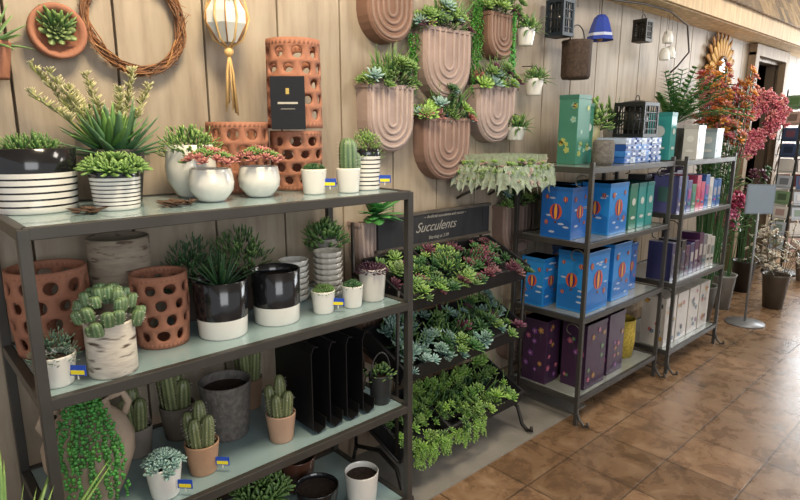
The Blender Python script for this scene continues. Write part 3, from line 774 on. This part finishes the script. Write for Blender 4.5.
gift('blue_gift_box',2.73,2.87,1.78,1.93,z,.28,BL);gift('blue_gift_box',2.79,3.03,1.55,1.73,z,.34,BL);gift('blue_gift_box',3.12,3.33,1.57,1.76,z,.34,BL);gift('blue_gift_box',3.04,3.18,1.80,1.93,z,.30,BL2);gift('blue_gift_box',3.38,3.52,1.62,1.8,z,.3,BL2)
z=.15
gift('purple_gift_box',2.73,2.87,1.74,1.9,z,.38,PP,'flower');gift('purple_gift_box',2.83,3.05,1.545,1.70,z,.385,PP,'flower');gift('purple_gift_box',3.11,3.30,1.56,1.73,z,.38,PP,'flower');gift('purple_gift_box',2.93,3.05,1.76,1.9,z,.36,lin('2a2430'),'flower')
mb=MB();mb.lathe([(0,0),(.08,0),(.092,.1),(.09,.25),(.084,.25),(.08,.01)],col=lin('b8a040'),mat='weave',rib=lambda t,z:1+.02*math.cos(14*t+z*80));mb.obj('yellow_woven_basket',(3.50,1.68,.152))
# top of unit 2
gift('green_gift_box',2.92,3.05,1.74,1.86,1.41,.38,lin('44806c'),'flower',col2=[lin('a8b86a'),lin('8fc0b0')])
gift('green_gift_box',3.07,3.16,1.78,1.88,1.41,.34,lin('3a7a62'),'label')
mb=MB()
for i in range(4):
    for j in range(7):
        cc=random.choice([lin('2f62ae'),lin('3a78c0'),lin('244a90'),lin('244a90'),lin('aab8cc')])
        mb.box((j*.066+random.uniform(-.004,.004),random.uniform(-.006,.006),.018+i*.036),(.062,.18,.034),cc,'paper')
        mb.box((j*.066,-.0985,.018+i*.036),(.03,.002,.012),lin('b8c4d4'),'paper')
mb.obj('small_blue_box_stack',(3.22,1.68,1.412))
def lantern(name,loc,w,h,col,glass=True):
    mb=MB();r=w/2
    mb.box((0,0,.01),(w,w,.02),col,'metal');mb.box((0,0,h*.8),(w,w,.02),col,'metal')
    for a in(-1,1):
        for b in(-1,1): mb.box((a*(r-.008),b*(r-.008),h*.4),(.014,.014,h*.8),col,'metal')
    for k in(-.33,-.16,0,.16,.33):
        for s_ in(-1,1):
            mb.box((k*w,s_*(r-.006),h*.4),(.005,.005,h*.78),col,'metal');mb.box((s_*(r-.006),k*w,h*.4),(.005,.005,h*.78),col,'metal')
    for z in (.2,.4,.6):
        for s_ in(-1,1): mb.box((0,s_*(r-.006),h*z),(w,.005,.005),col,'metal');mb.box((s_*(r-.006),0,h*z),(.005,w,.005),col,'metal')
    mb.lathe([(r*1.3,h*.81),(r*.9,h*.86),(r*.3,h*.9),(0,h*.91)],col=col,mat='metal',seg=4,smooth=False,M=Matrix.Rotation(PI/4,3,'Z'))
    mb.tube([(.025*math.cos(t),0,h*.9+.03*math.sin(t)) for t in [PI*i/10 for i in range(11)]],.003,col,'metal')
    mb.lathe([(0,.02),(w*.36,.02),(w*.36,h*.74),(0,h*.74)],col=lin('34322e'),mat='ceramic',seg=16)
    return mb.obj(name,loc)
lantern('black_lantern',(3.48,1.68,1.558),.19,.24,lin('2a2c2c'))
mb=MB();mb.lathe([(0,0),(.05,0),(.058,.02),(.058,.12),(.05,.135),(.045,.13),(.05,.02)],col=lin('6a6660'),mat='weave');mb.lathe([(0,.01),(.03,.01),(.03,.1),(0,.1)],col=W8,mat='ceramic');mb.obj('pierced_candle_holder',(3.00,1.62,1.412))
potted('potted_pothos',(3.30,1.87,1.41),.055,.24,lin('c8c090'),'bush',pr=.13,ph=.2,cols=(GR,LGt))
potted('potted_dracaena',(3.54,1.87,1.41),.05,.22,lin('d8d2c8'),'aloe',pr=.2,ph=.24,cols=(GD,G1t))
def palm(loc,H,n=13,name='potted_palm'):
    mb=MB();s=pot(mb,.085,.2,lin('4a4a44'),'clay')
    for i in range(n):
        a=i*2.4;e=math.radians(random.uniform(25,75));L=H*random.uniform(.75,1.05)*(.6 if math.sin(a)>.1 else 1);pts=[]
        for k in range(12):
            t=k/11.;rr=L*t*math.cos(e);zz=s+.06+L*t*math.sin(e)-.35*L*t*t*math.cos(e)
            pts.append(Vector((rr*math.cos(a),rr*math.sin(a),zz)))
        mb.tube(pts,.003,GR,'leaf',4)
        for k in range(2,12):
            for sd in(-1,1):
                d=(pts[k]-pts[k-1]).normalized();sv=d.cross(Vector((0,0,1))).normalized()*sd
                mb.leaf(pts[k],sv+d*.8+Vector((0,0,-.15)),(0,0,1),.11*(1.15-k/14.),.034,.002,jit(lin('3a7a34'),.2),G1t,curl=-.1)
    mb.obj(name,loc)
palm((4.12,1.72,1.411),.50,28)
gift('teal_gift_box',3.80,3.88,1.60,1.75,1.41,.3,TL,'label')
gift('white_gift_box',3.98,4.10,1.50,1.59,1.41,.22,lin('c8c4bc'),'label')
gift('white_gift_box',4.30,4.42,1.50,1.60,1.41,.2,lin('a8b8bc'),'label')
mb=MB()
for i in range(5): mb.lathe([(0,0),(.022,0),(.026,.03),(.022,.09),(.012,.1),(.012,.12),(0,.12)],c=(i*.06,random.uniform(-.01,.01),0),col=random.choice([lin('c9b078'),lin('6a4a7a'),W8,lin('4a8a8a')]),mat='ceramic',seg=12)
mb.obj('row_of_small_bottles',(4.3,1.73,1.412))
def rowboxes(name,x0,x1,y,z,h,w,cols,d=.16,art=None):
    mb=MB();x=x0
    while x+w<x1:
        hh=h*random.uniform(.7,1);c=random.choice(cols)
        mb.box((x+w/2,y,hh/2),(w-.006,d,hh),c,'paper');mb.box((x+w/2,y-d/2-.001,hh*.55),(w*.6,.002,hh*.3),mix(c,random.choice(cols),.7),'paper');mb.box((x+w/2,y-d/2-.002,hh*.25),(w*.5,.002,hh*.08),random.choice(cols),'paper')
        mb.box((x-.001+.003,y,hh*.5),(.002,d*.6,hh*.4),mix(c,random.choice(cols),.7),'paper')
        x+=w
    mb.obj(name,(0,0,z+.001),bevel=.001)
PK=[lin('b0508a'),lin('3a6aa8'),lin('b8b4b0'),lin('5a5a8a'),lin('c0506a'),lin('c8c4c0'),lin('3a8a8a'),lin('4a7a5a')]
rowboxes('colorful_gift_boxes',3.80,4.56,1.60,1.07,.24,.075,PK)
rowboxes('assorted_gift_boxes',3.80,4.56,1.60,.62,.27,.075,[lin('2c2c30'),lin('b8b4ac'),lin('3a3a60'),lin('6a6a70'),lin('4a2a4a'),lin('3a6a6a')])
rowboxes('dark_gift_boxes',3.80,4.56,1.80,1.07,.27,.1,[lin('2c2c30'),lin('6a5a7a'),lin('3a3a60')],.12)
for k in range(4):
    gift('patterned_white_box',3.79+k*.195,3.79+k*.195+.175,1.52,1.68,.16,.34,lin('bdb6ac'),'flower',lid=False,col2=[lin('b04a5a'),lin('3a6a8a'),lin('c89030'),lin('6a3a7a')])

# ---------------------------------------------------------------- wall hung right
def hangbucket(loc,w,h,col,green=True,nm='hanging_wall_pot'):
    mb=MB();pot(mb,w/2,h,col,'ceramic',.75)
    mb.tube([(w/2*math.cos(t),0,h+.07*math.sin(t)) for t in [PI*i/12 for i in range(13)]],.0025,DM,'metal')
    mb.tube([(0,0,h+.07),(0,.085,h+.075)],.003,DM,'metal')
    if green: mb.blades((0,-.02,h*.9),26,.11,.018,GR,G1t,-5,80,.5);mb.bush((0,-.01,h*.9),(.07,.06,.06),70,.035,GR,LGt,.35)
    mb.obj(nm,(loc[0],2.01,loc[1]-h/2))
hangbucket((2.78,2.10),.11,.09,W8);hangbucket((2.88,1.84),.11,.09,W8);hangbucket((2.72,1.58),.12,.07,lin('d8d8d0'))
lantern('hanging_black_lantern',(3.08,1.99,2.13),.12,.24,lin('24303a'))
mb=MB();mb.lathe([(0,0),(.075,0),(.085,.02),(.085,.2),(.09,.22),(.078,.22),(.078,.02)],col=lin('4a3a2e'),mat='weave',seg=36,rib=lambda t,z:1+.035*math.cos(12*t+z*60));mb.tube([(.08*math.cos(t),0,.22+.09*math.sin(t)) for t in [PI*i/12 for i in range(13)]],.004,DM,'metal');mb.obj('hanging_woven_basket',(3.23,1.96,1.90))
mb=MB();bc=lin('3a4fa4');mb.lathe([(.085,0),(.08,.02),(.06,.09),(.045,.13),(.025,.15),(0,.155)],col=bc,mat='ceramic',seg=8,smooth=False);mb.lathe([(.08,.0),(.04,.13),(0,.14)],col=bc,mat='ceramic',seg=8);mb.lathe([(.082,.022),(.076,.04)],col=lin('c8d0e4'),mat='ceramic',seg=8,smooth=False);mb.tube([(0,0,.15),(0,0,.24)],.003,DM);mb.ball((0,0,.01),.018,lin('b08a50'),'metal');mb.obj('blue_hanging_bell',(3.50,1.965,2.15))
mb=MB()
for dz,dx in ((0,0),(.12,.03),(.02,.09)): mb.lathe([(.035,0),(.037,.04),(.025,.08),(0,.09)],c=(dx,0,dz),col=W8,mat='ceramic',seg=16);mb.tube([(dx,0,dz+.09),(dx,0,.32)],.0015,DM)
mb.obj('white_bell_chime',(4.4,1.95,2.1))
lantern('hanging_small_lantern',(4.05,1.96,2.19),.10,.17,lin('2a2622'))
mb=MB();mb.tube([(2.95,2.08,2.40),(3.1,1.98,2.42),(3.6,1.95,2.40),(4.0,1.94,2.43),(4.4,1.94,2.435),(4.75,1.95,2.38),(4.9,1.98,2.2),(4.88,2.05,2.1),(4.85,2.09,2.05)],.007,lin('4a3f34'),'wood',6)
for X,zz in ((3.08,2.38),(3.23,2.31),(4.05,2.38)): mb.tube([(X,1.97,2.42),(X,1.97,zz)],.0015,DM)
mb.obj('hanging_branch_rod')
# sunburst mirror
mb=MB()
for ring,(n,L,c0,c1) in enumerate(((22,.32,lin('8a5a30'),lin('b8843c')),(22,.24,lin('b8863c'),lin('dcb468')))):
    for i in range(n):
        a=2*PI*(i+.5*ring)/n;mb.leaf((.08*math.cos(a),-.02-.01*ring,.08*math.sin(a)),(math.cos(a),0,math.sin(a)),(0,-1,0),L-.04,.075,.01,c0,c1,mat='matte',fat=True)
mb.disc((0,-.04,0),.11,lin('9aa0a6'),'mirror',28,(0,-1,0));mb.tube([(.11*math.cos(2*PI*i/30),-.04,.11*math.sin(2*PI*i/30)) for i in range(30)],.014,lin('6a4a2a'),'wood',6,closed=True)
mb.obj('sunburst_wall_mirror',(5.82,2.085,2.13))
mb=MB()
for i in range(700):
    t=random.random()*2*PI;x=16*math.sin(t)**3/17.*.25;zz=(13*math.cos(t)-5*math.cos(2*t)-2*math.cos(3*t)-math.cos(4*t))/17.*.25
    a=random.random()*6.3;q=random.random()*.095
    p=(x+q*math.cos(a),random.uniform(-.07,.02),zz+q*math.sin(a))
    c0,c1=random.choice([(lin('c8646e'),lin('e49c9c')),(lin('d87a74'),lin('e8b4a8')),(lin('b0405a'),lin('d4808c')),(lin('c0505e'),lin('de8a90'))])
    mb.rosette(p,.038,(random.uniform(-.6,.6),-1,random.uniform(-.5,.6)),7,c0,c1,.8,10,60)
mb.tube([(0,0,.12),(-.1,.1,.3),(-.2,.218,.32)],.006,DM)
mb.obj('pink_flower_heart_wreath',(5.90,1.80,1.70),rot=(0,0,-.75))
def flowers(name,loc,H,cols,n,spread,bc,leafc=(GR,G1t),fs=.05,zr=.3,branch=False,reps=3):
    mb=MB();mb.lathe([(0,0),(.08,0),(.11,.3),(.12,.32),(.10,.31),(.08,.02)],col=bc,mat='metal',seg=24)
    for i in range(n):
        a=random.random()*6.3;q=spread*math.sqrt(random.random());top=Vector((q*math.cos(a),q*math.sin(a),H+random.uniform(-zr,zr*.3)))
        b0=Vector((.05*math.cos(a),.05*math.sin(a),.2));mb.tube([b0,b0.lerp(top,.5)+Vector((0,0,.05)),top],.003,leafc[0],'leaf',4)
        c0,c1=random.choice(cols)
        for k in range(5 if branch else reps):
            p=b0.lerp(top,1-k*.045)+Vector((random.uniform(-.03,.03),random.uniform(-.03,.03),0))*k
            mb.rosette(p,fs,(math.cos(a)*.6,math.sin(a)*.6-.3,.8),10,c0,c1,.7,5,70)
        for k in range(4): b=random.random()*6.3;mb.leaf(b0.lerp(top,random.uniform(.5,.95)),(math.cos(b),math.sin(b),.4),(0,0,1),.1,.03,.003,leafc[0],leafc[1])
    mb.obj(name,loc)
flowers('orange_flower_arrangement',(5.10,1.76,.001),1.97,[(lin('c8582a'),lin('e08a44')),(lin('c04a2a'),lin('d86a44')),(lin('d08030'),lin('e4a858')),(lin('b86850'),lin('d89078')),(lin('c8606a'),lin('e89a98'))],85,.22,lin('6a6a64'),fs=.048,zr=.42)
flowers('pink_flower_arrangement',(5.62,1.78,.001),1.0,[(lin('b02a56'),lin('d85a84')),(lin('c84a74'),lin('e08aa8'))],30,.16,lin('8a8a84'),zr=.3)
flowers('white_blossom_branches',(5.98,1.45,.001),.72,[(lin('d8ccb4'),lin('ece4d4'))],22,.26,lin('5a5248'),leafc=(lin('6a5844'),lin('8a9a6a')),fs=.028,zr=.3,branch=True)
flowers('dark_foliage_arrangement',(6.38,1.84,.001),1.15,[(lin('4a2030'),lin('6a3a4a')),(GD,GDt)],20,.13,lin('3a3430'),fs=.05,reps=2)
mb=MB();M=Matrix.Rotation(-.83,3,'Z')
mb.lathe([(0,0),(.15,0),(.15,.01),(.02,.02),(0,.02)],col=lin('8a8c8e'),mat='metal');mb.tube([(0,0,.01),(0,0,.95)],.009,lin('8a8c8e'),'metal',8);mb.box((0,0,1.05),(.22,.012,.24),lin('7f8a94'),'paper',M);mb.box(M@Vector((0,-.007,0))+Vector((0,0,1.05)),(.20,.002,.22),lin('8a98a4'),'paper',M)
mb.obj('pole_sign',(5.3,1.47,.001))
# card spinner: six-sided wire tower with cards leaning in each pocket
mb=MB();mb.lathe([(0,0),(.19,0),(.19,.02),(.02,.04),(0,.04)],col=DM,mat='metal');mb.tube([(0,0,.02),(0,0,2.05)],.015,DM,'metal')
for s_ in range(6):
    a=PI/3*s_+.3;M=Matrix.Rotation(a,3,'Z');Ml=M@Matrix.Rotation(-.12,3,'X')
    for r in range(10):
        col=random.choice([W8,lin('c8d0d8'),lin('8aa880'),lin('d8b8a8'),lin('4a5a7a'),lin('b05a5a'),lin('d8c060'),lin('6a9ab0'),W8])
        mb.box(M@Vector((0,-.17,.36+r*.17)),(.15,.003,.145),col,'paper',Ml)
        mb.box(M@Vector((0,-.173,.37+r*.17)),(.09,.003,.07),mix(col,random.choice([BK,W8,G1,RD]),.6),'paper',Ml)
        mb.tube([M@Vector((-.09,-.17,.31+r*.17)),M@Vector((-.09,-.195,.31+r*.17)),M@Vector((.09,-.195,.31+r*.17)),M@Vector((.09,-.17,.31+r*.17))],.0025,DM,'metal',4)
    for q in(-1,1): mb.tube([M@Vector((q*.09,-.15,.25)),M@Vector((q*.09,-.15,2.03))],.004,DM,'metal',4)
mb.obj('greeting_card_spinner',(7.55,1.80,.001))
potted('flower_planter',(7.35,1.50,0),.12,.2,lin('8a7a6a'),'bush',mat='clay',pr=.14,ph=.14,cols=(lin('a05a8a'),lin('d0a0b8')))

# ---------------------------------------------------------------- lights
def area(loc,size,power,col,target,sy=None):
    l=bpy.data.lights.new('area_light','AREA');l.shape='RECTANGLE';l.size=size;l.size_y=sy or size;l.energy=power;l.color=col
    o=bpy.data.objects.new('area_light',l);bpy.context.collection.objects.link(o);o.location=loc
    o.rotation_euler=(Vector(target)-Vector(loc)).to_track_quat('-Z','Y').to_euler()
area((.7,.9,2.95),.5,48,(1,.83,.58),(.8,2.1,1.6))
area((2.6,.6,3.0),.8,34,(1,.92,.82),(2.8,2.0,1.0))
area((5.2,.5,3.0),1.2,46,(1,.93,.84),(5.2,1.9,.9))
area((7.8,.3,3.0),1.2,36,(1,.95,.88),(7.6,1.9,.9))
area((-.5,-3.5,2.2),3,88,(.95,.97,1),(1.5,1.8,.9),2)
area((9.8,.1,2.05),3.9,200,(.93,.97,1),(4,.1,1.4),1.6)
w=bpy.data.worlds.new('world');scene.world=w;w.use_nodes=True
w.node_tree.nodes['Background'].inputs[0].default_value=(.9,.93,1,1);w.node_tree.nodes['Background'].inputs[1].default_value=.62
